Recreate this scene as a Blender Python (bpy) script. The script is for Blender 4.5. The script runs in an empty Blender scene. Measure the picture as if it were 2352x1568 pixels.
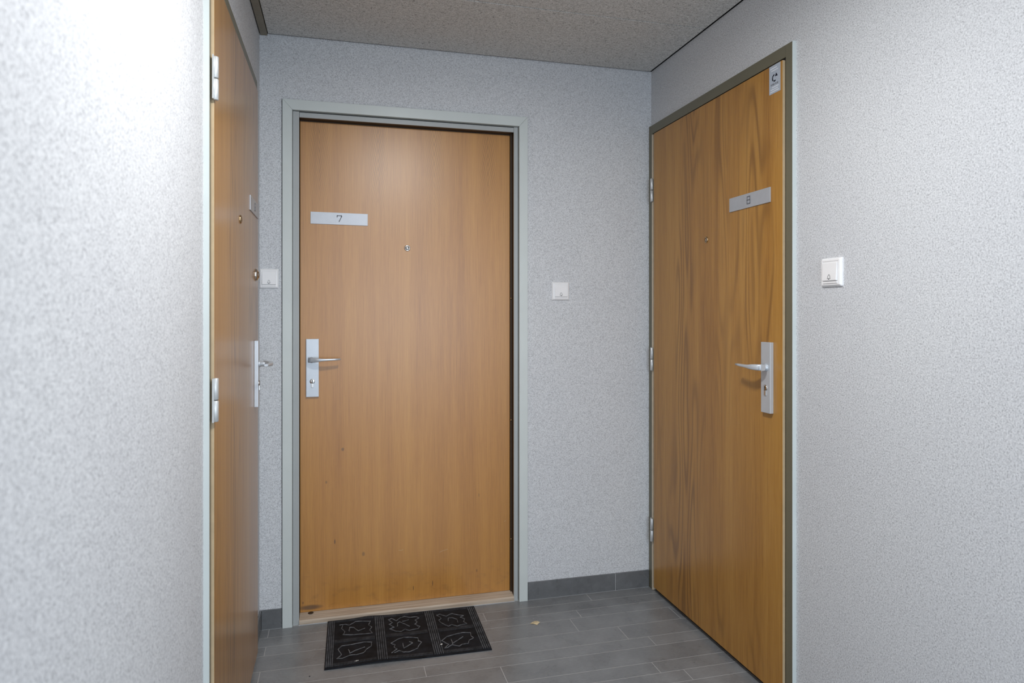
import bpy, bmesh, math, random
from mathutils import Vector, Matrix
S = bpy.context.scene
COL = S.collection
PI = math.pi
random.seed(7)

# ------------------------------------------------------------------ camera, world, light
F_PX, W_PX, H_PX = 1528.0, 2352.0, 1568.0
cam_d = bpy.data.cameras.new('camera')
cam_d.sensor_fit = 'HORIZONTAL'
cam_d.sensor_width = 36.0
cam_d.lens = F_PX / W_PX * 36.0
cam_d.shift_y = -(784.0 - 720.0) / W_PX
cam_d.clip_start = 0.02
cam_d.dof.use_dof = True
cam_d.dof.focus_distance = 2.45
cam_d.dof.aperture_fstop = 4.0
cam = bpy.data.objects.new('camera', cam_d)
COL.objects.link(cam)
cam.location = (0, 0, 1.295)
cam.rotation_euler = (PI / 2, 0, -math.atan(396.0 / 1528.0))
S.camera = cam

S.view_settings.view_transform = 'Standard'
S.view_settings.look = 'None'
S.view_settings.gamma = 1.0
S.view_settings.use_curve_mapping = False
S.view_settings.exposure = 0.09

world = bpy.data.worlds.new('world')
S.world = world
world.use_nodes = True
wb = world.node_tree.nodes['Background']
wb.inputs[0].default_value = (0.70, 0.815, 1.0, 1)      # cool daylight from the open side of the landing
wb.inputs[1].default_value = 0.90

LAMP = (0.36, 1.18, 2.40)
ld = bpy.data.lights.new('ceiling_lamp_light', 'AREA')
ld.shape = 'DISK'
ld.size = 0.22
ld.energy = 21.5
ld.color = (1.0, 0.99, 0.985)
lamp_light = bpy.data.objects.new('ceiling_lamp_light', ld)
COL.objects.link(lamp_light)
lamp_light.location = (LAMP[0], LAMP[1], LAMP[2] - 0.045)

dl = bpy.data.lights.new('rear_fill', 'AREA')     # added soft fill behind the camera, no window built
dl.shape = 'RECTANGLE'
dl.size = 1.7
dl.size_y = 1.5
dl.energy = 21.0
dl.spread = math.radians(120)
dl.color = (0.80, 0.90, 1.0)
fill = bpy.data.objects.new('rear_fill', dl)
COL.objects.link(fill)
fill.location = (0.70, -2.0, 1.25)
fill.rotation_euler = (PI / 2 - 0.32, 0, 0.0)

# ------------------------------------------------------------------ material helpers
def new_mat(name):
    m = bpy.data.materials.new(name)
    m.use_nodes = True
    nt = m.node_tree
    return m, nt, nt.nodes['Principled BSDF']

def N(nt, kind, **kw):
    n = nt.nodes.new(kind)
    for k, v in kw.items():
        if k in ('operation', 'blend_type', 'data_type', 'noise_dimensions', 'feature', 'attribute_name', 'interpolation_type', 'distance'):
            setattr(n, k, v)
        else:
            n.inputs[k].default_value = v
    return n

def L(nt, a, b):
    nt.links.new(a, b)

def math_n(nt, op, a, b=None, c=None):
    n = nt.nodes.new('ShaderNodeMath')
    n.operation = op
    for i, v in enumerate((a, b, c)):
        if v is None: continue
        if isinstance(v, (int, float)): n.inputs[i].default_value = v
        else: nt.links.new(v, n.inputs[i])
    return n.outputs[0]

def coords(nt, scale=(1, 1, 1), loc=(0, 0, 0)):
    tc = nt.nodes.new('ShaderNodeTexCoord')
    mp = nt.nodes.new('ShaderNodeMapping')
    mp.inputs['Scale'].default_value = scale
    mp.inputs['Location'].default_value = loc
    L(nt, tc.outputs['Object'], mp.inputs['Vector'])
    return mp.outputs[0]

def noise(nt, vec, scale, detail=2.0, rough=0.5, dist=0.0):
    n = nt.nodes.new('ShaderNodeTexNoise')
    n.inputs['Scale'].default_value = scale
    n.inputs['Detail'].default_value = detail
    n.inputs['Roughness'].default_value = rough
    n.inputs['Distortion'].default_value = dist
    L(nt, vec, n.inputs['Vector'])
    return n.outputs['Fac']

def ramp(nt, fac, stops):
    r = nt.nodes.new('ShaderNodeValToRGB')
    e = r.color_ramp.elements
    while len(e) < len(stops): e.new(0.5)
    for i, (p, c) in enumerate(stops):
        e[i].position = p
        e[i].color = (*c, 1) if len(c) == 3 else c
    L(nt, fac, r.inputs[0])
    return r.outputs[0]

def mix(nt, fac, a, b, mode='MIX'):
    n = nt.nodes.new('ShaderNodeMix')
    n.data_type = 'RGBA'
    n.blend_type = mode
    if isinstance(fac, (int, float)): n.inputs[0].default_value = fac
    else: L(nt, fac, n.inputs[0])
    for i, v in ((6, a), (7, b)):
        if isinstance(v, tuple): n.inputs[i].default_value = (*v, 1) if len(v) == 3 else v
        else: L(nt, v, n.inputs[i])
    return n.outputs[2]

def bump(nt, bsdf, h, strength=0.3, dist=0.002):
    b = nt.nodes.new('ShaderNodeBump')
    b.inputs['Strength'].default_value = strength
    b.inputs['Distance'].default_value = dist
    L(nt, h, b.inputs['Height'])
    L(nt, b.outputs[0], bsdf.inputs['Normal'])

def plain(name, col, rough=0.5, metal=0.0, spec=0.5, vary=0.06, scale=40):
    m, nt, b = new_mat(name)
    n = noise(nt, coords(nt), scale, 3)
    c = ramp(nt, n, [(0.3, tuple(x * (1 - vary) for x in col)), (0.7, tuple(min(1, x * (1 + vary)) for x in col))])
    L(nt, c, b.inputs['Base Color'])
    b.inputs['Roughness'].default_value = rough
    b.inputs['Metallic'].default_value = metal
    b.inputs['Specular IOR Level'].default_value = spec
    return m

def plaster_mat():
    m, nt, b = new_mat('granular_plaster')
    v = coords(nt)
    n1 = noise(nt, v, 250, 2.5, 0.7)
    n2 = noise(nt, v, 430, 1.0, 0.5)
    s = math_n(nt, 'ADD', math_n(nt, 'MULTIPLY', n1, 0.66), math_n(nt, 'MULTIPLY', n2, 0.34))
    c = ramp(nt, s, [(0.36, (0.36, 0.370, 0.386)), (0.45, (0.565, 0.582, 0.60)), (0.53, (0.65, 0.668, 0.685)), (0.62, (0.765, 0.785, 0.80))])
    big = noise(nt, v, 1.6, 2)
    c = mix(nt, 1.0, c, ramp(nt, big, [(0.3, (0.95, 0.95, 0.96)), (0.7, (1, 1, 1))]), 'MULTIPLY')
    L(nt, c, b.inputs['Base Color'])
    b.inputs['Roughness'].default_value = 0.85
    b.inputs['Specular IOR Level'].default_value = 0.25
    bump(nt, b, s, 0.40, 0.002)
    return m

def woodwool_mat():
    m, nt, b = new_mat('wood_wool_board')
    a = noise(nt, coords(nt, (1, 1.9, 1)), 95, 4, 0.66, 1.6)
    a2 = noise(nt, coords(nt, (2.2, 1, 1), (3, 1, 0)), 130, 3, 0.6, 1.2)
    s = math_n(nt, 'ADD', math_n(nt, 'MULTIPLY', a, 0.6), math_n(nt, 'MULTIPLY', a2, 0.4))
    c = ramp(nt, s, [(0.37, (0.13, 0.13, 0.125)), (0.44, (0.50, 0.50, 0.48)), (0.52, (0.66, 0.66, 0.64)), (0.64, (0.84, 0.84, 0.82))])
    L(nt, c, b.inputs['Base Color'])
    b.inputs['Roughness'].default_value = 0.9
    b.inputs['Specular IOR Level'].default_value = 0.2
    bump(nt, b, s, 0.6, 0.003)
    return m

def tile_mat(name, tone):
    m, nt, b = new_mat(name)
    v = coords(nt)
    a = noise(nt, v, 9, 3, 0.5)
    f = noise(nt, coords(nt, (1, 2.2, 1)), 60, 4, 0.65)
    s = math_n(nt, 'ADD', math_n(nt, 'MULTIPLY', a, 0.6), math_n(nt, 'MULTIPLY', f, 0.4))
    base = (0.205, 0.214, 0.222)
    c = ramp(nt, s, [(0.33, tuple(x * tone * 0.80 for x in base)), (0.5, tuple(x * tone for x in base)), (0.68, tuple(x * tone * 1.25 for x in base))])
    L(nt, c, b.inputs['Base Color'])
    r = ramp(nt, a, [(0.3, (0.24,) * 3), (0.7, (0.34,) * 3)])
    L(nt, r, b.inputs['Roughness'])
    bump(nt, b, f, 0.05, 0.0006)
    return m

def wood_mat(name, dark, mid, light, kind, rough=0.33, coat=0.25):
    """vertical veneer; object x runs across the leaf, z up"""
    m, nt, b = new_mat(name)
    tc = nt.nodes.new('ShaderNodeTexCoord')
    sp = nt.nodes.new('ShaderNodeSeparateXYZ')
    L(nt, tc.outputs['Object'], sp.inputs[0])
    X, Z = sp.outputs['X'], sp.outputs['Z']
    fine = noise(nt, coords(nt, (260, 40, 5.0)), 1.0, 3, 0.6)
    pore = noise(nt, coords(nt, (520, 60, 22.0), (5, 0, 1)), 1.0, 2, 0.6)
    broad = noise(nt, coords(nt, (16, 5, 0.5), (2, 0, 3)), 1.0, 3, 0.55)
    s = math_n(nt, 'ADD', math_n(nt, 'MULTIPLY', fine, 0.40), math_n(nt, 'MULTIPLY', broad, 0.45))
    s = math_n(nt, 'ADD', s, math_n(nt, 'MULTIPLY', pore, 0.15))
    base = ramp(nt, s, [(0.36, dark), (0.50, mid), (0.64, light)])
    if kind == 'chevron':        # four mirrored veneer strips with steep V figure near the top edge
        q = math_n(nt, 'ABSOLUTE', math_n(nt, 'SUBTRACT', math_n(nt, 'FRACT', math_n(nt, 'MULTIPLY_ADD', X, 1 / 0.245, 0.84)), 0.5))
        q = math_n(nt, 'MULTIPLY', q, 0.245)                       # metres from the strip's centre line
        wob = noise(nt, coords(nt, (30, 1, 5)), 1.0, 2)
        ph = math_n(nt, 'SUBTRACT', Z, math_n(nt, 'MULTIPLY', q, 5.2))
        ph = math_n(nt, 'ADD', ph, math_n(nt, 'MULTIPLY', wob, 0.07))
        w = math_n(nt, 'SINE', math_n(nt, 'MULTIPLY', ph, 2 * PI / 0.042))
        w = math_n(nt, 'MULTIPLY_ADD', w, 0.5, 0.5)
        w = math_n(nt, 'POWER', w, 4.0)
        side = nt.nodes.new('ShaderNodeMapRange'); side.interpolation_type = 'SMOOTHSTEP'
        L(nt, q, side.inputs[0]); side.inputs[1].default_value = 0.055; side.inputs[2].default_value = 0.015
        top = nt.nodes.new('ShaderNodeMapRange'); top.interpolation_type = 'SMOOTHSTEP'
        L(nt, Z, top.inputs[0]); top.inputs[1].default_value = 1.62; top.inputs[2].default_value = 2.02
        k = math_n(nt, 'MULTIPLY', math_n(nt, 'MULTIPLY', w, side.outputs[0]), top.outputs[0])
        c = mix(nt, math_n(nt, 'MULTIPLY', k, 0.62), base, tuple(x * 0.55 for x in dark))
    else:                        # cathedral figure from contour lines of a stretched noise
        n = noise(nt, coords(nt, (7.5, 2, 0.75), kind), 1.0, 1.5, 0.4)
        w = math_n(nt, 'SINE', math_n(nt, 'MULTIPLY', n, 85.0))
        w = math_n(nt, 'POWER', math_n(nt, 'MULTIPLY_ADD', w, 0.5, 0.5), 2.2)
        msk = ramp(nt, noise(nt, coords(nt, (5, 1, 0.9), (7, 2, 4)), 1.0, 1), [(0.42, (0, 0, 0)), (0.62, (1, 1, 1))])
        k = math_n(nt, 'MULTIPLY', math_n(nt, 'MULTIPLY', w, msk), 0.80)
        c = mix(nt, k, base, tuple(x * 0.72 for x in dark))
    if kind == 'chevron':        # scuffs and grime low on the leaf, dots of wear
        g = noise(nt, coords(nt, (16, 2, 24), (1, 0, 0)), 1.0, 4, 0.7)
        low = nt.nodes.new('ShaderNodeMapRange'); low.interpolation_type = 'SMOOTHSTEP'
        L(nt, Z, low.inputs[0]); low.inputs[1].default_value = 0.30; low.inputs[2].default_value = 0.03
        gk = math_n(nt, 'MULTIPLY', ramp(nt, g, [(0.52, (0, 0, 0)), (0.68, (1, 1, 1))]), low.outputs[0])
        c = mix(nt, math_n(nt, 'MULTIPLY', gk, 0.28), c, (0.12, 0.055, 0.02))
        for (px, pz, rx, rz, a) in ((-0.165 + 0.045, 0.048, 0.045, 0.010, 0.75), (0.013, 0.712, 0.006, 0.007, 0.6), (-0.055, 0.575, 0.004, 0.006, 0.5), (-0.02, 0.318, 0.003, 0.010, 0.7), (0.10, 0.255, 0.006, 0.009, 0.5),
                                    (0.40, 0.098, 0.002, 0.012, 0.7), (0.315, 0.085, 0.002, 0.010, 0.7), (-0.15, 0.07, 0.004, 0.005, 0.5), (0.60, 0.135, 0.003, 0.007, 0.5), (0.61, 0.475, 0.002, 0.008, 0.5)):
            dx = math_n(nt, 'DIVIDE', math_n(nt, 'SUBTRACT', X, px), rx)
            dz = math_n(nt, 'DIVIDE', math_n(nt, 'SUBTRACT', Z, pz), rz)
            d = math_n(nt, 'ADD', math_n(nt, 'MULTIPLY', dx, dx), math_n(nt, 'MULTIPLY', dz, dz))
            mr = nt.nodes.new('ShaderNodeMapRange'); L(nt, d, mr.inputs[0])
            mr.inputs[1].default_value = 1.6; mr.inputs[2].default_value = 0.3
            c = mix(nt, math_n(nt, 'MULTIPLY', mr.outputs[0], a), c, (0.06, 0.028, 0.012))
    L(nt, c, b.inputs['Base Color'])
    b.inputs['Roughness'].default_value = rough
    b.inputs['Specular IOR Level'].default_value = 0.2 if kind == 'chevron' else 0.4
    b.inputs['Coat Weight'].default_value = coat
    b.inputs['Coat Roughness'].default_value = 0.36 if kind == 'chevron' else 0.28
    b.inputs['Coat IOR'].default_value = 1.65 if kind == 'chevron' else 1.5
    bump(nt, b, fine, 0.10, 0.0006)
    return m

M = {}
M['plaster'] = plaster_mat()
M['ceiling'] = woodwool_mat()
M['shadow_gap'] = plain('dark_shadow_gap', (0.02, 0.02, 0.018), 0.9)
M['ceiling_trim'] = plain('brown_trim_paint', (0.23, 0.205, 0.155), 0.55)
TILES = [tile_mat('grey_floor_tile_a', 0.95), tile_mat('grey_floor_tile_b', 1.0), tile_mat('grey_floor_tile_c', 1.05)]
M['skirting'] = tile_mat('grey_skirting_tile', 0.66)
M['grout'] = plain('pale_grout', (0.44, 0.44, 0.44), 0.8)
M['wood_mid'] = wood_mat('orange_oak_veneer', (0.380, 0.155, 0.022), (0.475, 0.210, 0.033), (0.550, 0.262, 0.048), 'chevron', 0.40, 1.0)
M['wood_side'] = wood_mat('golden_oak_veneer', (0.300, 0.132, 0.022), (0.410, 0.198, 0.036), (0.495, 0.262, 0.056), (3.1, 0, 1.7), 0.32, 0.30)
M['wood_left'] = wood_mat('honey_oak_veneer', (0.275, 0.128, 0.026), (0.365, 0.180, 0.040), (0.440, 0.230, 0.060), (9.4, 0, 5.2), 0.26, 0.35)
M['lipping'] = plain('pale_wood_lipping', (0.55, 0.42, 0.26), 0.5)
M['strip'] = plain('cream_weather_strip', (0.62, 0.54, 0.42), 0.5)
M['shade_and_knot'] = plain('rebate_shade_and_knot', (0.040, 0.020, 0.007), 0.6)  # rebate shade put into the colour, shared with the wood knot
M['frame_grey'] = plain('grey_green_steel_paint', (0.61, 0.66, 0.645), 0.33, vary=0.03, scale=6)
M['frame_inner'] = plain('grey_stop_paint', (0.40, 0.425, 0.425), 0.42, vary=0.03, scale=6)
M['frame_shaded'] = plain('shaded_steel_olive', (0.150, 0.140, 0.095), 0.40, vary=0.04, scale=5)  # grey-green frame paint with shade and warm reflection put into the colour
M['alu'] = plain('satin_aluminium', (0.56, 0.60, 0.64), 0.34, 0.35, vary=0.02)
M['alu_plate'] = plain('brushed_aluminium_plate', (0.50, 0.53, 0.57), 0.45, 0.35, vary=0.03)
M['steel'] = plain('polished_steel', (0.62, 0.60, 0.57), 0.18, 1.0)
M['brass'] = plain('aged_brass', (0.50, 0.36, 0.20), 0.25, 1.0)
M['hinge'] = plain('galvanised_hinge', (0.62, 0.64, 0.64), 0.38, 0.5)
M['black'] = plain('black_hole', (0.008, 0.008, 0.008), 0.7)
M['white'] = plain('white_switch_plastic', (0.86, 0.865, 0.87), 0.32, vary=0.01)
M['mark'] = plain('grey_printed_mark', (0.10, 0.10, 0.11), 0.6)
M['engrave'] = plain('grey_engraving', (0.17, 0.18, 0.20), 0.6)
m_, nt_, b_ = new_mat('pale_raw_threshold_wood')
L(nt_, ramp(nt_, noise(nt_, coords(nt_, (5, 130, 130)), 1.0, 4, 0.6), [(0.3, (0.34, 0.26, 0.19)), (0.5, (0.47, 0.38, 0.29)), (0.7, (0.58, 0.49, 0.39))]), b_.inputs['Base Color'])
b_.inputs['Roughness'].default_value = 0.6
M['threshold'] = m_
M['sticker'] = plain('silver_blue_sticker', (0.46, 0.52, 0.60), 0.40, 0.1, vary=0.05, scale=200)
M['sticker_white'] = plain('white_sticker_print', (0.75, 0.79, 0.85), 0.5)
M['ink'] = plain('dark_ink', (0.012, 0.012, 0.03), 0.5)
M['rubber'] = plain('black_rubber', (0.008, 0.010, 0.014), 0.75, spec=0.22, vary=0.5, scale=30)
M['dusty'] = plain('dusty_rubber_relief', (0.150, 0.155, 0.165), 0.85, spec=0.2, vary=0.5, scale=60)
M['rib'] = plain('worn_rubber_rib', (0.070, 0.075, 0.084), 0.8, spec=0.2, vary=0.5, scale=35)
M['leaf'] = plain('dry_tan_leaf', (0.60, 0.50, 0.31), 0.7, vary=0.25, scale=80)
M['lint'] = plain('white_lint', (0.75, 0.74, 0.70), 0.8)
m_, nt_, b_ = new_mat('lamp_diffuser')
b_.inputs['Base Color'].default_value = (0.9, 0.9, 0.88, 1)
b_.inputs['Emission Color'].default_value = (1, 0.99, 0.985, 1)
b_.inputs['Emission Strength'].default_value = 16.0
M['diffuser'] = m_

# ------------------------------------------------------------------ mesh helpers
class MB:
    def __init__(s):
        s.bm = bmesh.new(); s.mats = []
    def mi(s, m):
        if m not in s.mats: s.mats.append(m)
        return s.mats.index(m)
    def box(s, x0, y0, z0, x1, y1, z1, m, bev=0.0):
        x0, x1 = sorted((x0, x1)); y0, y1 = sorted((y0, y1)); z0, z1 = sorted((z0, z1))
        mtx = Matrix.Translation(((x0 + x1) / 2, (y0 + y1) / 2, (z0 + z1) / 2)) @ Matrix.Diagonal((x1 - x0, y1 - y0, z1 - z0, 1))
        t = bmesh.new()
        bmesh.ops.create_cube(t, size=1, matrix=mtx)
        if bev:
            bmesh.ops.bevel(t, geom=t.edges[:], offset=bev, segments=2, affect='EDGES', profile=0.7)
        s.merge(t, m, bev > 0)
    def merge(s, t, m, smooth=False):
        i = s.mi(m)
        vm = {v: s.bm.verts.new(v.co) for v in t.verts}
        for f in t.faces:
            nf = s.bm.faces.new([vm[v] for v in f.verts])
            nf.material_index = i
            nf.smooth = smooth and len(f.verts) == 4 and f.calc_area() < 0.0 or f.smooth
        t.free()
    def lathe(s, prof, origin, axis, m, seg=32):
        """prof: (radius, height) pairs along axis"""
        i = s.mi(m)
        a = Vector(axis).normalized()
        q = a.orthogonal().normalized(); r = a.cross(q)
        o = Vector(origin)
        rings = []
        for rad, h in prof:
            if rad < 1e-6: rings.append([s.bm.verts.new(o + a * h)])
            else: rings.append([s.bm.verts.new(o + a * h + (q * math.cos(2 * PI * k / seg) + r * math.sin(2 * PI * k / seg)) * rad) for k in range(seg)])
        for A, B in zip(rings, rings[1:]):
            for k in range(seg):
                k2 = (k + 1) % seg
                if len(A) == 1 and len(B) == 1: continue
                if len(A) == 1: f = s.bm.faces.new((A[0], B[k2], B[k]))
                elif len(B) == 1: f = s.bm.faces.new((A[k], A[k2], B[0]))
                else: f = s.bm.faces.new((A[k], A[k2], B[k2], B[k]))
                f.material_index = i; f.smooth = True
    def prism(s, poly, fn, d0, d1, m, smooth=False):
        """poly: 2D points; fn(a, b, d) -> 3D"""
        i = s.mi(m)
        A = [s.bm.verts.new(fn(p[0], p[1], d0)) for p in poly]
        B = [s.bm.verts.new(fn(p[0], p[1], d1)) for p in poly]
        n = len(poly)
        fs = [s.bm.faces.new(A[::-1]), s.bm.faces.new(B)]
        for k in range(n): fs.append(s.bm.faces.new((A[k], A[(k + 1) % n], B[(k + 1) % n], B[k])))
        for f in fs: f.material_index = i
    def stroke(s, pts, w, fn, d0, d1, m, closed=False, over=0.35):
        """rounded-ish ribbon of width w along 2D pts"""
        P = [Vector(p) for p in pts]
        n = len(P)
        segs = [(P[k], P[(k + 1) % n]) for k in range(n if closed else n - 1)]
        for a, b in segs:
            d = (b - a)
            if d.length < 1e-6: continue
            d.normalize(); q = Vector((-d.y, d.x)) * w / 2; e = d * w * over
            s.prism([a - q - e, b - q + e, b + q + e, a + q - e], fn, d0, d1, m)
    def sweep(s, path, sect, m):
        """path: list of (point, u, v) frames; sect(k) -> list of 2D points"""
        i = s.mi(m); rings = []
        for k, (p, u, v) in enumerate(path):
            rings.append([s.bm.verts.new(Vector(p) + Vector(u) * a + Vector(v) * b) for a, b in sect(k)])
        for A, B in zip(rings, rings[1:]):
            n = len(A)
            for k in range(n):
                f = s.bm.faces.new((A[k], A[(k + 1) % n], B[(k + 1) % n], B[k])); f.material_index = i; f.smooth = True
        for r in (rings[0][::-1], rings[-1]):
            f = s.bm.faces.new(r); f.material_index = i
    def build(s, name, parent=None, loc=None):
        bmesh.ops.recalc_face_normals(s.bm, faces=s.bm.faces[:])
        me = bpy.data.meshes.new(name)
        s.bm.to_mesh(me); s.bm.free()
        for m in s.mats: me.materials.append(m)
        o = bpy.data.objects.new(name, me)
        COL.objects.link(o)
        if parent: o.parent = parent
        if loc: o.location = loc
        return o

def tag(o, label=None, cat=None, group=None, kind=None):
    if label: o['label'] = label
    if cat: o['category'] = cat
    if group: o['group'] = group
    if kind: o['kind'] = kind
    return o

def empty(name, loc, rz=0.0):
    o = bpy.data.objects.new(name, None)
    COL.objects.link(o)
    o.location = loc; o.rotation_euler = (0, 0, rz)
    o.empty_display_size = 0.1
    return o

# ------------------------------------------------------------------ room
XL, XR, YB, ZC = -0.3177, 1.4357, 2.8977, 2.445
Y0 = -1.0                                 # how far the walls run behind the camera
# door openings (outer size of the steel frames)
LD = dict(y0=1.739, y1=2.706)             # left wall
RD = dict(y0=1.862, y1=2.8975)            # right wall
MD = dict(x0=-0.228, x1=0.821)            # back wall
ZT = 2.180

P = M['plaster']
m = MB()
m.box(XL - 0.20, Y0, 0, XL, LD['y0'], ZC, P)
m.box(XL - 0.20, LD['y0'], ZT, XL, LD['y1'], ZC, P)
m.box(XL - 0.20, LD['y1'], 0, XL, YB + 0.20, ZC, P)
m.box(XL - 0.20, LD['y0'], 0, XL - 0.12, LD['y1'], ZT, P)
tag(m.build('wall_left'), 'speckled light grey plaster wall on the left side', 'wall', kind='structure')
m = MB()
m.box(XR, Y0, 0, XR + 0.20, RD['y0'], ZC, P)
m.box(XR, RD['y0'], ZT, XR + 0.20, YB, ZC, P)
m.box(XR + 0.12, RD['y0'], 0, XR + 0.20, YB, ZT, P)
tag(m.build('wall_right'), 'speckled light grey plaster wall on the right side', 'wall', kind='structure')
m = MB()
m.box(XL, YB, 0, MD['x0'], YB + 0.20, ZC, P)
m.box(MD['x0'], YB, ZT, MD['x1'], YB + 0.20, ZC, P)
m.box(MD['x1'], YB, 0, XR + 0.20, YB + 0.20, ZC, P)
m.box(MD['x0'], YB + 0.15, 0, MD['x1'], YB + 0.20, ZT, P)
tag(m.build('wall_back'), 'speckled grey plaster wall at the end of the landing', 'wall', kind='structure')

# ceiling: wood wool boards with a fine joint, dark shadow gap along the walls
m = MB()
g = 0.006
m.box(XL - 0.2, Y0, ZC + 0.012, XR + 0.2, YB + 0.2, ZC + 0.10, M['shadow_gap'])
bx0 = XL + 0.034
m.box(bx0, 2.3998, ZC - 0.004, XR - 0.012, YB - 0.012, ZC + 0.014, M['ceiling'], 0.0015)
m.box(bx0, 1.20, ZC - 0.004, XR - 0.012, 2.3945, ZC + 0.014, M['ceiling'], 0.0015)
m.box(bx0, 0.0, ZC - 0.004, XR - g, 1.197, ZC + 0.014, M['ceiling'], 0.0015)
m.box(bx0, Y0, ZC - 0.004, XR - g, -0.003, ZC + 0.014, M['ceiling'], 0.0015)
tag(m.build('ceiling'), 'taupe wood wool board ceiling', 'ceiling', kind='structure')
m = MB()
m.box(XL + 0.004, Y0, ZC - 0.010, XL + 0.031, YB - 0.004, ZC + 0.013, M['ceiling_trim'], 0.001)
tag(m.build('trim_1'), 'narrow brown batten between ceiling boards and left wall', 'trim', kind='structure')

# floor: real tiles in rows of three widths over a grout bed
m = MB()
m.box(XL - 0.1, Y0, -0.06, XR + 0.1, YB + 0.1, -0.0003, M['grout'])
rows = [2.897, 2.817, 2.742, 2.671, 2.557, 2.447, 2.374, 2.263, 2.188, 2.118, 2.036]
w = [0.112, 0.074, 0.072, 0.080]
k = 0
while rows[-1] > Y0:
    rows.append(rows[-1] - w[k % 4]); k += 1
joints = {0: [-0.279, 1.103], 1: [0.60], 2: [-0.277, 1.00], 3: [0.945, 1.405], 4: [-0.278, 1.114], 5: [0.30, 1.198], 6: [0.571], 7: [-0.10, 1.122], 8: [0.42, 1.212], 9: [0.02, 0.93]}
rnd = random.Random(3)
gw = 0.0024
for r in range(len(rows) - 1):
    ya, yb = rows[r + 1], rows[r]
    xs = joints.get(r)
    if xs is None:
        s0 = rnd.uniform(-0.3, 0.3); xs = [s0, s0 + rnd.uniform(0.5, 0.9)]
    xs = [XL] + [x for x in sorted(xs) if XL + 0.02 < x < XR - 0.02] + [XR]
    for a, b_x in zip(xs, xs[1:]):
        m.box(a + gw / 2, ya + gw / 2, -0.010, b_x - gw / 2, yb - gw / 2, 0.0, TILES[rnd.choice([0, 1, 1, 2])])
tag(m.build('floor'), 'glossy dark grey tiled floor with pale joints', 'floor', kind='structure')

# skirting of the same tile
SK = 0.080
def skirt(name, segs, label):
    m = MB()
    for x0, y0, x1, y1 in segs:
        m.box(x0, y0, 0.002, x1, y1, SK, M['skirting'], 0.0008)
    # pale joint filling behind and between the tiles
    gx0 = min(s[0] for s in segs); gx1 = max(s[2] for s in segs)
    gy0 = min(s[1] for s in segs); gy1 = max(s[3] for s in segs)
    dx = 0.001 if gx1 - gx0 > gy1 - gy0 else 0.0015
    m.box(gx0 + 0.0005, gy0 + (0.0014 if gx1 - gx0 > gy1 - gy0 else 0.0005), 0.0, gx1 - (0.0014 if gx1 - gx0 < gy1 - gy0 else 0.0005), gy1, SK - 0.002, M['grout'])
    return tag(m.build(name), label, 'skirting', kind='structure')
skirt('baseboard_back', [(MD['x1'] + 0.002, YB - 0.008, 1.2475, YB), (1.2500, YB - 0.008, RD and XR - 0.016, YB)], 'dark grey tile skirting right of the middle door')
skirt('baseboard_corner', [(XL + 0.009, YB - 0.008, MD['x0'] - 0.002, YB)], 'short dark grey tile skirting left of the middle door')
skirt('baseboard_left', [(XL, LD['y1'] + 0.003, XL + 0.008, YB - 0.001)], 'short dark grey tile skirting on the left wall in the corner')

# ------------------------------------------------------------------ shared door hardware (local frame: x right, y into the wall, z up)
def digit(kind, cx, cz, yf, parent, mat, h=0.026, w=0.019):
    fn = lambda a, b, d: (cx + a * w, yf - d, cz + b * h)
    shapes = {
        '7': [[(-0.5, 0.22), (-0.48, 0.46), (0.46, 0.46), (0.46, 0.30), (-0.05, -0.5)]],
        '8': [[(-0.42, 0.48), (0.42, 0.48), (0.42, 0.02), (-0.42, 0.02), (-0.42, 0.48)], [(-0.45, 0.02), (-0.45, -0.48), (0.45, -0.48), (0.45, 0.02)]],
        '6': [[(0.42, 0.48), (-0.42, 0.48), (-0.42, -0.48), (0.42, -0.48), (0.42, 0.02), (-0.42, 0.02)]],
    }
    m = MB()
    for st in shapes[kind]:
        m.stroke(st, 0.0030, lambda a, b, d: (cx + a, yf - d, cz + b), 0.0, 0.0012, mat) if False else None
        pts = [(p[0] * w, p[1] * h) for p in st]
        m.stroke(pts, 0.0034, lambda a, b, d: (cx + a, yf - d, cz + b), -0.0004, 0.0010, mat)
    return m.build('house_number', parent)

def number_plate(parent, x0, x1, z0, z1, yf, kind, digit_mat, tilt=0.0):
    m = MB()
    m.box(x0, yf - 0.0035, z0, x1, yf, z1, M['alu_plate'], 0.0008)
    o = m.build('number_plate', parent)
    digit(kind, (x0 + x1) / 2, (z0 + z1) / 2 + 0.001, yf - 0.0035, o, digit_mat)
    if tilt:
        c = Vector(((x0 + x1) / 2, 0, (z0 + z1) / 2))
        o.rotation_euler = (0, tilt, 0)
        o.location = c - Matrix.Rotation(tilt, 3, 'Y') @ c
    return o

def peephole(parent, x, z, yf, mat, r=0.0125):
    m = MB()
    m.lathe([(r, 0), (r, 0.002), (r * 0.86, 0.0036), (r * 0.66, 0.0036), (r * 0.60, 0.001), (r * 0.42, 0.001)], (x, yf, z), (0, -1, 0), mat)
    o = m.build('peephole', parent)
    m = MB()
    m.lathe([(r * 0.56, 0.0008), (r * 0.40, 0.0022), (r * 0.15, 0.003), (0, 0.0031)], (x, yf, z), (0, -1, 0), M['steel'])
    m.lathe([(r * 0.66, 0.0009), (r * 0.54, 0.0011)], (x, yf, z), (0, -1, 0), M['black'])
    m.build('peephole_lens', o)
    return o

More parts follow.
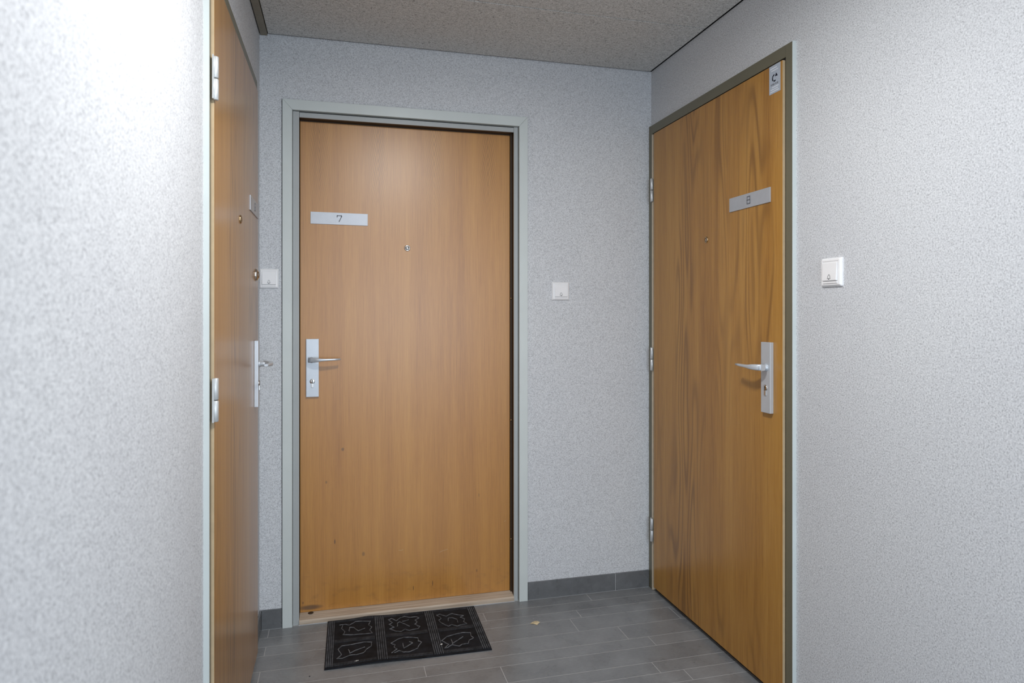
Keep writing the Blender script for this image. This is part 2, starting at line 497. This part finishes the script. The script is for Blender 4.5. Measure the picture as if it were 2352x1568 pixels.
def handle_set(parent, xc, z0, z1, yf, lever_z, key_z, dirn, thick=0.014, width=0.050):
    """back plate with lever and key cylinder; dirn +1 lever points to +x"""
    m = MB()
    m.box(xc - width / 2, yf - thick, z0, xc + width / 2, yf, z1, M['alu'], 0.0022)
    plate = m.build('handle_plate', parent)
    yp = yf - thick
    m = MB()
    # round collar and neck coming out of the plate
    m.lathe([(0.0125, 0), (0.0125, 0.004), (0.0095, 0.006), (0.0095, 0.034)], (xc - dirn * 0.003, yp, lever_z), (0, -1, 0), M['alu'], 24)
    # lever: chunky block at the neck that thins to a flat tapering blade
    stations = [(-0.013, 0.020, 0.0090, 0.0105), (0.0, 0.026, 0.0120, 0.0105), (0.012, 0.034, 0.0120, 0.0100), (0.026, 0.040, 0.0105, 0.0085), (0.040, 0.043, 0.0085, 0.0060), (0.062, 0.043, 0.0075, 0.0048), (0.095, 0.040, 0.0068, 0.0042), (0.118, 0.036, 0.0062, 0.0036)]
    path = []
    for (sx, so, hw, hh) in stations:
        path.append(((xc + dirn * (sx - 0.003), yp - so, lever_z + 0.001 + max(0, sx) * 0.02), (0, 1, 0), (0, 0, 1)))
    def sect(k):
        a, b_ = stations[k][2], stations[k][3]
        out = []
        for q in range(16):
            t = 2 * PI * q / 16
            c, s_ = math.cos(t), math.sin(t)
            out.append((a * math.copysign(abs(c) ** 0.55, c), b_ * math.copysign(abs(s_) ** 0.55, s_)))
        return out
    m.sweep(path, sect, M['alu'])
    m.build('lever', plate)
    m = MB()
    m.lathe([(0.0105, 0), (0.0105, 0.0022), (0.0088, 0.0030), (0.0, 0.0030)], (xc, yp, key_z), (0, -1, 0), M['steel'], 28)
    m.box(xc - 0.0052, yp - 0.0030, key_z - 0.026, xc + 0.0052, yp, key_z - 0.006, M['steel'], 0.001)
    m.box(xc - 0.0012, yp - 0.0036, key_z - 0.006, xc + 0.0012, yp - 0.0028, key_z + 0.006, M['black'])
    m.lathe([(0.0028, 0.0031), (0.0, 0.0034)], (xc, yp, key_z + 0.003), (0, -1, 0), M['black'], 12)
    m.build('key_cylinder', plate)
    return plate

def hinge(parent, x, z, yf, r=0.0072, h=0.107):
    m = MB()
    g = 0.0012
    zc = z
    yc = yf - r * 0.55
    for a, b_ in ((zc - h / 2, zc - g / 2 - 0.001), (zc + g / 2, zc + h / 2)):
        m.lathe([(0, a), (r * 0.8, a), (r, a + 0.0015), (r, b_ - 0.0015), (r * 0.8, b_), (0, b_)], (x, yc, 0), (0, 0, 1), M['hinge'], 20)
    m.lathe([(r * 0.7, zc - 0.003), (r * 0.7, zc + 0.003)], (x, yc, 0), (0, 0, 1), M['black'], 16)
    m.box(x - 0.017, yf - 0.0022, zc - h / 2, x, yf + 0.001, zc + h / 2, M['hinge'])
    return m.build('hinge', parent)

# ------------------------------------------------------------------ side doors (outward opening, flush in a steel frame)
def side_door(name, origin, rz, W, hinge_gap, wood, proud, plate, label, number, frame_left, frame_right, strike):
    """local x: 0 at hinge edge of the leaf, W at lock edge; local y=0 is the wall face"""
    root = empty(name, origin, rz)
    tag(root, label, 'door', kind='structure')
    fo, lo = 0.0130, proud             # how far frame and leaf stand out of the wall
    top, z0, zl = ZT, 0.002, 2.134
    OL, OG = M['frame_shaded'], M['frame_grey']
    # frame: two posts and head; shade and reflection coloured into the face, lit returns grey
    m = MB()
    xa, xb = -frame_left, W + frame_right
    iL, iR = -hinge_gap, W + 0.0065
    def post(x0, x1, za, zb):
        m.box(x0, -fo, za, x1, 0.11, zb, OL, 0.0012)
    post(xa, iL, z0, top)
    post(iR, xb, z0, top)
    m.box(iL, -fo, zl + 0.006, iR, 0.11, top, OL)
    m.box(iL, 0.046, z0, iL + 0.018, 0.11, zl + 0.006, OL)
    m.box(iR - 0.018, 0.046, z0, iR, 0.11, zl + 0.006, OL)
    m.box(iL, 0.046, zl - 0.012, iR, 0.11, zl + 0.006, OL)
    m.build('door_frame', root)
    # grey outer return of the frame profile, caulked to the plaster
    m = MB()
    if name == 'door_1':
        m.box(xa - 0.0014, -fo - 0.0004, z0, xa, 0.02, top + 0.001, OG)
    else:
        m.box(xb, -fo - 0.0004, z0, xb + 0.0014, 0.02, top + 0.001, OG)
    m.box(xa, -fo + 0.0005, top, xb, 0.02, top + 0.0014, OG)
    e = m.build('frame_edge', root); e['label'] = 'pale grey outer edge of the frame whose face is shaded olive'
    # weather strip on the hinge side and black fill painting the shade in the leaf gap
    if hinge_gap > 0.01:
        m = MB()
        m.box(iL + 0.0015, -fo - 0.004, z0, iL + 0.0095, 0.03, zl, M['strip'], 0.001)
        m.build('weather_strip', root)
    m = MB()
    m.box(W + 0.0016, -fo + 0.002, z0, iR, 0.03, zl, M['black'])
    m.box(0.0, -fo + 0.004, zl - 0.0005, iR, 0.03, zl + 0.006, M['black'])
    m.build('gap_shade', root)
    # leaf with lipped edges
    m = MB()
    m.box(0.0, -lo, 0.022, W, 0.040, zl - 0.002, wood, 0.0016)
    leaf = m.build('door_leaf', root)
    m = MB()
    m.box(-0.0012, -lo + 0.0006, 0.023, 0.0, 0.039, zl - 0.003, M['lipping'])
    m.box(W, -lo + 0.0006, 0.023, W + 0.0012, 0.039, zl - 0.003, M['lipping'])
    m.build('edge_lipping', leaf)
    m = MB()
    m.box(iL, 0.0, 0.0, iR, 0.06, 0.012, M['black'])
    m.build('threshold', root)
    number_plate(root, plate[0], plate[1], plate[2], plate[2] + 0.051, -lo, number, M['engrave'])
    handle_set(root, strike, 0.958, 1.198, -lo, 1.112, 1.043, -1)
    for z in (0.285, 1.083, 1.872):
        hinge(root, -hinge_gap / 2 - 0.001, z, -max(fo, lo) + 0.001)
    return root, lo

# right door: hinge edge at far end
rd, lo = side_door('door_3', (XR, 2.830, 0), -PI / 2, 0.928, 0.030, M['wood_side'], 0.0205,
                   (2.830 - 2.203 - 0.003, 2.830 - 1.963, 1.6735), 'golden oak flat door with a silver sticker, in frame shaded olive, right wall', '8', 0.0665, 0.040, 2.830 - 1.973)
peephole(rd, 2.830 - 2.372, 1.589, -lo, M['brass'])
# sticker in the top corner by the lock edge
m = MB()
sx0, sx1, sz0, sz1 = 2.830 - 1.971, 2.830 - 1.912, 2.036, 2.131
m.box(sx0, -lo - 0.0006, sz0, sx1, -lo, sz1, M['sticker'])
stick = m.build('sticker', rd)
stick['label'] = 'silver blue sticker with a dark segmented ring'
m = MB()
cx_, cz_ = (sx0 + sx1) / 2 - 0.001, 2.087
fnS = lambda a, b, d: (cx_ + a, -lo - 0.0006 - d, cz_ + b)
for a0, a1 in ((100, 150), (165, 230), (255, 300)):
    pts = [(0.0105 * math.cos(math.radians(t)), 0.0105 * math.sin(math.radians(t))) for t in range(a0, a1 + 1, 10)]
    m.stroke(pts, 0.0042, fnS, 0, 0.0004, M['ink'])
m.prism([(0.002, 0.004), (0.017, 0.003), (0.009, 0.015)], fnS, 0, 0.0004, M['ink'])
for k, ww in enumerate((0.0042, 0.0058, 0.0030, 0.0045, 0.0050)):      # unreadably small lettering under the ring
    x_ = -0.019 + k * 0.0082
    m.box(cx_ + x_, -lo - 0.0010, cz_ - 0.0235, cx_ + x_ + ww, -lo - 0.0006, cz_ - 0.0175, M['engrave'])
m.build('sticker_logo', stick)
m = MB()
for z_, a, b_ in ((2.121, 0.006, 0.040), (2.113, 0.012, 0.048), (2.057, 0.016, 0.050), (2.050, 0.008, 0.046), (2.043, 0.006, 0.052)):
    m.box(sx0 + a, -lo - 0.0010, z_ - 0.0016, sx0 + b_, -lo - 0.0006, z_ + 0.0016, M['sticker_white'])
m.build('sticker_lines', stick)

# left door: hinge edge nearest the camera
ldr, lo = side_door('door_1', (XL, 1.7665, 0), PI / 2, 0.8975, 0.0035, M['wood_left'], 0.0200,
                    (2.425 - 1.7665, 2.655 - 1.7665, 1.650), 'honey oak flat door seen edge on, with round security lock, left wall', '6', 0.0275, 0.042, 2.572 - 1.7665)
peephole(ldr, 2.208 - 1.7665, 1.587, -lo, M['brass'], 0.0135)
m = MB()
m.lathe([(0.0235, 0), (0.0235, 0.003), (0.020, 0.007), (0.0135, 0.008), (0.0135, 0.011), (0.011, 0.012), (0, 0.012)], (2.605 - 1.7665, -lo, 1.437), (0, -1, 0), M['steel'], 36)
m.box(2.605 - 1.7665 - 0.001, -lo - 0.0126, 1.431, 2.605 - 1.7665 + 0.001, -lo - 0.0118, 1.443, M['black'])
m.build('security_lock', ldr)

# ------------------------------------------------------------------ middle door (set back inside its frame)
root = empty('door_2', (0, YB, 0))
tag(root, 'orange oak door set back in a light grey frame, silver 7 plate, back wall', 'door', kind='structure')
G, GI, SHADE = M['frame_grey'], M['frame_inner'], M['shade_and_knot']
FO = 0.012
x0, x1 = MD['x0'], MD['x1']
# outer face: mitred, 41 mm wide
m = MB()
fw, ft = 0.0385, 0.0425
pl = lambda a, b, d: (a, d, b)
m.prism([(x0, 0.0), (x0 + fw, 0.0), (x0 + fw, ZT - ft), (x0, ZT)], pl, -FO, 0.022, G)
m.prism([(x1, 0.0), (x1 - fw, 0.0), (x1 - fw, ZT - ft), (x1, ZT)], pl, -FO, 0.022, G)
m.prism([(x0 + 0.0004, ZT), (x0 + fw + 0.0004, ZT - ft), (x1 - fw - 0.0004, ZT - ft), (x1 - 0.0004, ZT)], pl, -FO, 0.022, G)
fr = m.build('door_frame', root)
bv = fr.modifiers.new('bevel', 'BEVEL'); bv.width = 0.0008; bv.segments = 2; bv.limit_method = 'ANGLE'
m = MB()  # dark strip painting the shadow gap round the frame
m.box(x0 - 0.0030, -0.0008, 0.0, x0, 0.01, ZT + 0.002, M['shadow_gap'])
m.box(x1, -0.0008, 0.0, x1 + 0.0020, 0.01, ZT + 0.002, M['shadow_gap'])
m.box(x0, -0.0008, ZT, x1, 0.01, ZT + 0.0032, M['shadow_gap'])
e = m.build('shadow_line', root); e['label'] = 'thin dark strip painted as the shadow gap between frame and plaster'
# inner stop band, a step back
m = MB()
ix0, ix1, iz = x0 + fw, x1 - fw, ZT - ft
m.box(ix0 + 0.0015, 0.004, 0.0, ix0 + 0.0265, 0.012, iz - 0.002, GI, 0.0008)
m.box(ix1 - 0.0215, 0.004, 0.0, ix1 - 0.0030, 0.012, iz - 0.002, GI, 0.0008)
m.box(ix0 + 0.0275, 0.004, iz - 0.0250, ix1 - 0.0225, 0.012, iz - 0.005, GI, 0.0008)
m.box(ix0, 0.016, 0.0, ix0 + 0.0015, 0.10, iz, M['black'])
m.box(ix1 - 0.0030, 0.016, 0.0, ix1, 0.10, iz, M['black'])
m.box(ix0, 0.016, iz - 0.005, ix1, 0.10, iz, M['black'])
e = m.build('door_stop', root); e['label'] = 'darker grey stepped inner band of the frame'
# rebate behind the stop, filled dark brown to paint its shade
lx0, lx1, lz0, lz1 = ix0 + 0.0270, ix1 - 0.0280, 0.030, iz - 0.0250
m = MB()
m.box(ix1 - 0.0212, 0.0125, 0.0, ix1 - 0.003, 0.10, iz - 0.005, SHADE)
m.box(lx1, 0.042, 0.0, ix1 - 0.0212, 0.10, iz - 0.005, SHADE)
m.box(ix0 + 0.0015, 0.0125, 0.0, lx0 - 0.001, 0.10, iz - 0.005, SHADE)
m.box(lx0, 0.0125, iz - 0.0245, lx1, 0.052, iz - 0.005, SHADE)
m.box(lx0, 0.050, lz1 - 0.004, lx1, 0.0535, lz1, SHADE)
m.box(lx0, 0.052, lz1, lx1, 0.10, iz - 0.005, SHADE)
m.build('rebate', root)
YD = 0.052
m = MB()
m.box(lx0 + 0.001, YD, lz0, lx1 - 0.001, YD + 0.040, lz1 - 0.002, M['wood_mid'], 0.001)
leaf = m.build('door_leaf', root)
# pale scratches low on the leaf
m = MB()
for pts in ([(0.250, 0.258), (0.262, 0.256), (0.270, 0.259)], [(0.430, 0.232), (0.445, 0.238), (0.468, 0.243)], [(0.735, 0.350), (0.728, 0.347)]):
    m.stroke(pts, 0.0012, lambda a, b, d: (a, YD - d, b), 0.0, 0.0002, M['lipping'])
m.build('scratch', leaf)
# rim pins on the hinge side
for z in (0.268, 0.81, 1.365):
    m = MB()
    m.lathe([(0.0035, 0), (0.0035, 0.003), (0, 0.004)], (lx1 + 0.0025, 0.0405, z), (-0.3, -1.0, 0), M['brass'], 14)
    m.build('hinge_pin', root)
# worn wooden threshold
m = MB()
m.prism([(-0.002, 0.0), (-0.002, 0.016), (0.002, 0.021), (0.050, 0.029), (0.092, 0.029), (0.092, 0.0)], lambda a, b, d: (d, a, b), ix0 + 0.027, ix1 - 0.022, M['threshold'])
th = m.build('threshold', root)
m = MB()
m.lathe([(0.0, 0.0), (0.012, 0.0004), (0.009, 0.0009), (0.0, 0.0008)], (-0.118, 0.043, 0.0285), (0, 0, 1), M['shade_and_knot'], 9)
m.build('worn_knot', th)
m = MB()
m.box(ix0 + 0.024, -0.0035, 0.0, ix1 - 0.020, -0.002, 0.003, M['grout'])
m.build('sealant_bead', th)
number_plate(root, -0.1195, 0.1180, 1.676, 1.727, YD, '7', M['engrave'], 0.008)
peephole(root, 0.2885, 1.583, YD, M['steel'], 0.0135)
handle_set(root, -0.1115, 0.942, 1.188, YD, 1.099, 1.008, +1, 0.012, 0.052)

# ------------------------------------------------------------------ bell push switches
def bell(loc, rz, label, half=0.0415):
    root = empty('doorbell_switch', loc, rz)
    tag(root, label, 'doorbell switch', 'white bell push switches beside the doors')
    m = MB()
    def ringbox(lv):
        i = m.mi(M['white']); rings = []
        for (a, cr, y) in lv:
            ring = []
            for cxs, czs, st in ((1, 1, 0), (-1, 1, 90), (-1, -1, 180), (1, -1, 270)):
                for q in range(5):
                    t = math.radians(st + 22.5 * q)
                    ring.append(m.bm.verts.new((cxs * (a - cr) + cr * math.cos(t), y, czs * (a - cr) + cr * math.sin(t))))
            rings.append(ring)
        for A, B in zip(rings, rings[1:]):
            n = len(A)
            for k in range(n):
                f = m.bm.faces.new((A[k], A[(k + 1) % n], B[(k + 1) % n], B[k])); f.material_index = i
        return rings
    r = ringbox([(half, 0.004, 0.0), (half, 0.004, -0.0035), (half - 0.005, 0.003, -0.0095), (half - 0.0095, 0.002, -0.0100), (half - 0.0100, 0.0018, -0.0085)])
    f = m.bm.faces.new(r[-1]); f.material_index = m.mi(M['white'])
    m.build('switch_frame', root)
    m = MB()
    # rocker: a wedge whose lower half stands further out
    pr = [(-0.0085, 0.0298), (-0.0115, 0.0290), (-0.0135, 0.0), (-0.0150, -0.0235), (-0.0140, -0.0255), (-0.0085, -0.0262)]
    m.prism(pr, lambda a, b, d: (d, a, b), -0.0295, 0.0295, M['white'])
    bt = m.build('button', root)
    bv = bt.modifiers.new('bevel', 'BEVEL'); bv.width = 0.0012; bv.segments = 2; bv.limit_method = 'ANGLE'
    m = MB()
    m.box(-0.0295, -0.0120, -0.0330, 0.0295, -0.0085, -0.0275, M['white'], 0.0008)
    m.build('lower_lip', root)
    # little bell pictogram
    m = MB()
    fn = lambda a, b, d: (a, -0.01455 - (0.0012 * 0) - d + (b + 0.015) * 0.06, b)
    m.stroke([(-0.0062, -0.0190), (-0.0045, -0.0165), (-0.0042, -0.0120), (-0.0022, -0.0085), (0.0, -0.0068), (0.0022, -0.0085), (0.0042, -0.0120), (0.0045, -0.0165), (0.0062, -0.0190), (-0.0062, -0.0190)], 0.0011, fn, -0.0003, 0.0004, M['mark'])
    m.prism([(0.0022 * math.cos(t * PI / 4), -0.0206 + 0.0018 * math.sin(t * PI / 4)) for t in range(8)], fn, -0.0003, 0.0004, M['mark'])
    m.build('bell_symbol', bt)
    return root

bell((0.9795, YB, 1.3975), 0, 'square white bell switch between the middle and right doors')
b2 = bell((-0.2802, YB, 1.4385), 0, 'square white bell switch squeezed between the left and middle doors')
b2.scale = (0.90, 1.0, 0.97)
bell((XR, 1.694, 1.4190), -PI / 2, 'square white bell switch near the camera, right of the sticker door', 0.0430)

# ------------------------------------------------------------------ door mat
MW, MH = 0.622, 0.388
mat_root = empty('doormat', (-0.054, 2.508, 0), math.radians(-0.9))
tag(mat_root, 'black rubber doormat with six raised scribble panels, on the tiles', 'doormat')
def lift(x, y):            # front edge curls up a little left of the middle, back edge near the first divider
    a = 0.007 * math.exp(-((x - 0.19) / 0.11) ** 2) * max(0, 1 - y / 0.12)
    b_ = 0.005 * math.exp(-((x - 0.17) / 0.06) ** 2) * max(0, (y - (MH - 0.06)) / 0.06)
    return a + b_
m = MB()
nx, ny = 48, 30
i = m.mi(M['rubber'])
T = 0.0045
top = [[m.bm.verts.new((MW * a / nx, MH * b_ / ny, T + lift(MW * a / nx, MH * b_ / ny))) for b_ in range(ny + 1)] for a in range(nx + 1)]
bot = [[m.bm.verts.new((MW * a / nx, MH * b_ / ny, 0.0004 + lift(MW * a / nx, MH * b_ / ny))) for b_ in range(ny + 1)] for a in range(nx + 1)]
for a in range(nx):
    for b_ in range(ny):
        m.bm.faces.new((top[a][b_], top[a + 1][b_], top[a + 1][b_ + 1], top[a][b_ + 1])).material_index = i
        m.bm.faces.new((bot[a][b_ + 1], bot[a + 1][b_ + 1], bot[a + 1][b_], bot[a][b_])).material_index = i
for a in range(nx):
    m.bm.faces.new((bot[a][0], bot[a + 1][0], top[a + 1][0], top[a][0])).material_index = i
    m.bm.faces.new((top[a][ny], top[a + 1][ny], bot[a + 1][ny], bot[a][ny])).material_index = i
for b_ in range(ny):
    m.bm.faces.new((top[0][b_], top[0][b_ + 1], bot[0][b_ + 1], bot[0][b_])).material_index = i
    m.bm.faces.new((bot[nx][b_], bot[nx][b_ + 1], top[nx][b_ + 1], top[nx][b_])).material_index = i
m.build('mat_base', mat_root)
m = MB()
fnm = lambda a, b, d: (a, b, T + lift(a, b) + d)
for xs in ((0.006, 0.013, 0.020, 0.027), (0.194, 0.202, 0.210, 0.218, 0.226), (0.404, 0.412, 0.420, 0.428, 0.436), (0.591, 0.599, 0.607, 0.615)):
    for x in xs:
        ys = [0.010 + k * (MH - 0.020) / 16 for k in range(17)]
        m.stroke([(x, y) for y in ys], 0.0044, fnm, -0.001, 0.0024, M['rib'], over=0.0)
for y0_, y1_ in ((0.012, 0.028), (0.190, 0.211), (MH - 0.020, MH - 0.004)):
    for xa, xb in ((0.034, 0.187), (0.233, 0.398), (0.443, 0.585)):
        x = xa
        while x < xb:
            m.stroke([(x, y0_), (x, y1_)], 0.0021, fnm, -0.001, 0.0022, M['rib'])
            x += 0.0052
e = m.build('raised_ribs', mat_root); e['label'] = 'worn grey ribs and comb borders'
outl = [
 [(0.248, 0.34), (0.261, 0.35), (0.279, 0.324), (0.298, 0.348), (0.317, 0.356), (0.339, 0.342), (0.363, 0.344), (0.375, 0.328), (0.357, 0.311), (0.364, 0.291), (0.353, 0.276), (0.363, 0.256), (0.371, 0.251), (0.362, 0.233), (0.339, 0.229), (0.325, 0.226), (0.309, 0.24), (0.294, 0.224), (0.272, 0.232), (0.248, 0.256), (0.266, 0.268), (0.248, 0.298), (0.262, 0.31), (0.248, 0.34)],
 [(0.281, 0.274), (0.282, 0.3), (0.292, 0.312), (0.311, 0.287), (0.329, 0.262)], [(0.304, 0.312), (0.33, 0.321)],
 [(0.45, 0.335), (0.465, 0.342), (0.488, 0.317), (0.518, 0.337), (0.538, 0.318), (0.563, 0.306), (0.546, 0.294), (0.562, 0.274), (0.553, 0.25), (0.564, 0.227), (0.539, 0.225), (0.521, 0.217), (0.501, 0.235), (0.485, 0.224), (0.47, 0.246), (0.459, 0.267), (0.452, 0.287), (0.466, 0.299), (0.461, 0.316), (0.45, 0.335)],
 [(0.491, 0.271), (0.495, 0.297), (0.511, 0.298), (0.529, 0.277), (0.529, 0.249)],
 [(0.247, 0.135), (0.271, 0.161), (0.298, 0.173), (0.332, 0.164), (0.353, 0.156), (0.353, 0.13), (0.365, 0.116), (0.353, 0.098), (0.346, 0.073), (0.328, 0.061), (0.312, 0.05), (0.289, 0.053), (0.273, 0.068), (0.255, 0.054)],
 [(0.245, 0.056), (0.266, 0.081), (0.257, 0.101), (0.261, 0.118), (0.247, 0.135)], [(0.292, 0.123), (0.292, 0.085), (0.33, 0.118), (0.318, 0.132)],
 [(0.442, 0.109), (0.467, 0.138), (0.5, 0.149), (0.533, 0.157), (0.564, 0.149), (0.561, 0.123), (0.569, 0.102), (0.55, 0.088), (0.539, 0.064), (0.516, 0.063), (0.503, 0.051), (0.478, 0.068), (0.458, 0.051), (0.445, 0.05), (0.465, 0.073), (0.442, 0.109)],
 [(0.48, 0.111), (0.48, 0.077), (0.518, 0.111), (0.529, 0.122)],
 [(0.05, 0.34), (0.071, 0.342), (0.088, 0.33), (0.113, 0.355), (0.144, 0.351), (0.175, 0.343), (0.165, 0.314), (0.178, 0.291), (0.168, 0.267), (0.177, 0.239), (0.147, 0.239), (0.107, 0.242), (0.064, 0.25), (0.07, 0.278), (0.057, 0.304), (0.061, 0.333)],
 [(0.087, 0.277), (0.089, 0.31), (0.105, 0.306), (0.124, 0.271), (0.149, 0.287)],
 [(0.046, 0.136), (0.06, 0.159), (0.099, 0.163), (0.144, 0.172), (0.174, 0.164), (0.17, 0.13), (0.155, 0.114), (0.141, 0.084), (0.116, 0.075), (0.091, 0.078), (0.063, 0.06), (0.043, 0.065), (0.06, 0.089), (0.046, 0.136)],
 [(0.085, 0.125), (0.091, 0.094), (0.11, 0.112), (0.146, 0.13)]]
for grp in ((0, 1, 2), (3, 4), (5, 6, 7), (8, 9), (10, 11), (12, 13)):      # one raised figure per panel
    m = MB()
    for gi in grp:
        pts = outl[gi]
        fine_pts = []
        for a, b_ in zip(pts, pts[1:]):
            for q in range(3):
                t = q / 3
                fine_pts.append((a[0] + (b_[0] - a[0]) * t + rnd.uniform(-0.0012, 0.0012), a[1] + (b_[1] - a[1]) * t + rnd.uniform(-0.0012, 0.0012)))
        fine_pts.append(pts[-1])
        m.stroke(fine_pts, 0.0024, fnm, -0.001, 0.0018, M['dusty'])
    e = m.build('raised_scribble', mat_root); e['label'] = 'dusty grey raised scribble outline'

# ------------------------------------------------------------------ litter
def chip(name, pts, loc, rz, mat, label, cat, h=0.003, group=None, th=0.0006):
    m = MB()
    n = len(pts)
    i = m.mi(mat)
    c = m.bm.verts.new((0, 0, h)); c2 = m.bm.verts.new((0, 0, h - th))
    A = [m.bm.verts.new((x, y, z)) for x, y, z in pts]
    B = [m.bm.verts.new((x, y, z - th * 0.6)) for x, y, z in pts]
    for k in range(n):
        k2 = (k + 1) % n
        for f in ((c, A[k], A[k2]), (c2, B[k2], B[k]), (A[k], B[k], B[k2], A[k2])):
            m.bm.faces.new(f).material_index = i
    o = m.build(name)
    o.location = loc; o.rotation_euler = (0, 0, rz)
    tag(o, label, cat, group)
    return o
chip('dry_leaf', [(-0.022, 0.004, 0.0012), (-0.010, 0.010, 0.003), (0.004, 0.017, 0.002), (0.014, 0.010, 0.004), (0.022, 0.001, 0.0016), (0.010, -0.008, 0.0012), (0.001, -0.017, 0.0007), (-0.005, -0.006, 0.0012), (-0.015, -0.002, 0.0026)], (0.792, 2.668, 0.0), 0.12, M['leaf'], 'small tan dry leaf lying on the tiles right of the doormat', 'leaf', 0.0045)
def crumb_pts(r, n, z):
    return [(r * rnd.uniform(0.6, 1.1) * math.cos(2 * PI * k / n), r * 0.6 * rnd.uniform(0.6, 1.1) * math.sin(2 * PI * k / n), z) for k in range(n)]
chip('lint_scrap', crumb_pts(0.008, 7, 0.0062), (-0.054 + 0.115, 2.508 + 0.026, 0.002), 0.2, M['lint'], 'tiny white scrap on the near edge of the doormat', 'lint', 0.008)
chip('lint_scrap', crumb_pts(0.007, 7, 0.0062), (-0.054 + 0.438, 2.508 + 0.072, 0.0005), 0.6, M['lint'], 'tiny white scrap on the doormat beside its right divider', 'lint', 0.009)
chip('dirt_speck', crumb_pts(0.0035, 6, 0.0008), (-0.104, 2.480, 0.0), 0.0, M['black'], 'tiny black speck on the tiles in front of the doormat corner', 'dirt', 0.003)

# ------------------------------------------------------------------ ceiling lamp over the landing (outside the frame)
lr = empty('ceiling_lamp', (LAMP[0], LAMP[1], ZC - 0.004))
tag(lr, 'round flush ceiling lamp over the landing', 'lamp')
m = MB()
m.lathe([(0, 0), (0.165, 0), (0.168, -0.010), (0.165, -0.030), (0.150, -0.034), (0.146, -0.030)], (0, 0, 0), (0, 0, 1), M['white'], 48)
m.build('lamp_base', lr)
m = MB()
m.lathe([(0.147, -0.028), (0.140, -0.045), (0.110, -0.062), (0.06, -0.070), (0, -0.072)], (0, 0, 0), (0, 0, 1), M['diffuser'], 48)
m.build('lamp_diffuser', lr)
lamp_light.location = (LAMP[0], LAMP[1], ZC - 0.004 - 0.080)
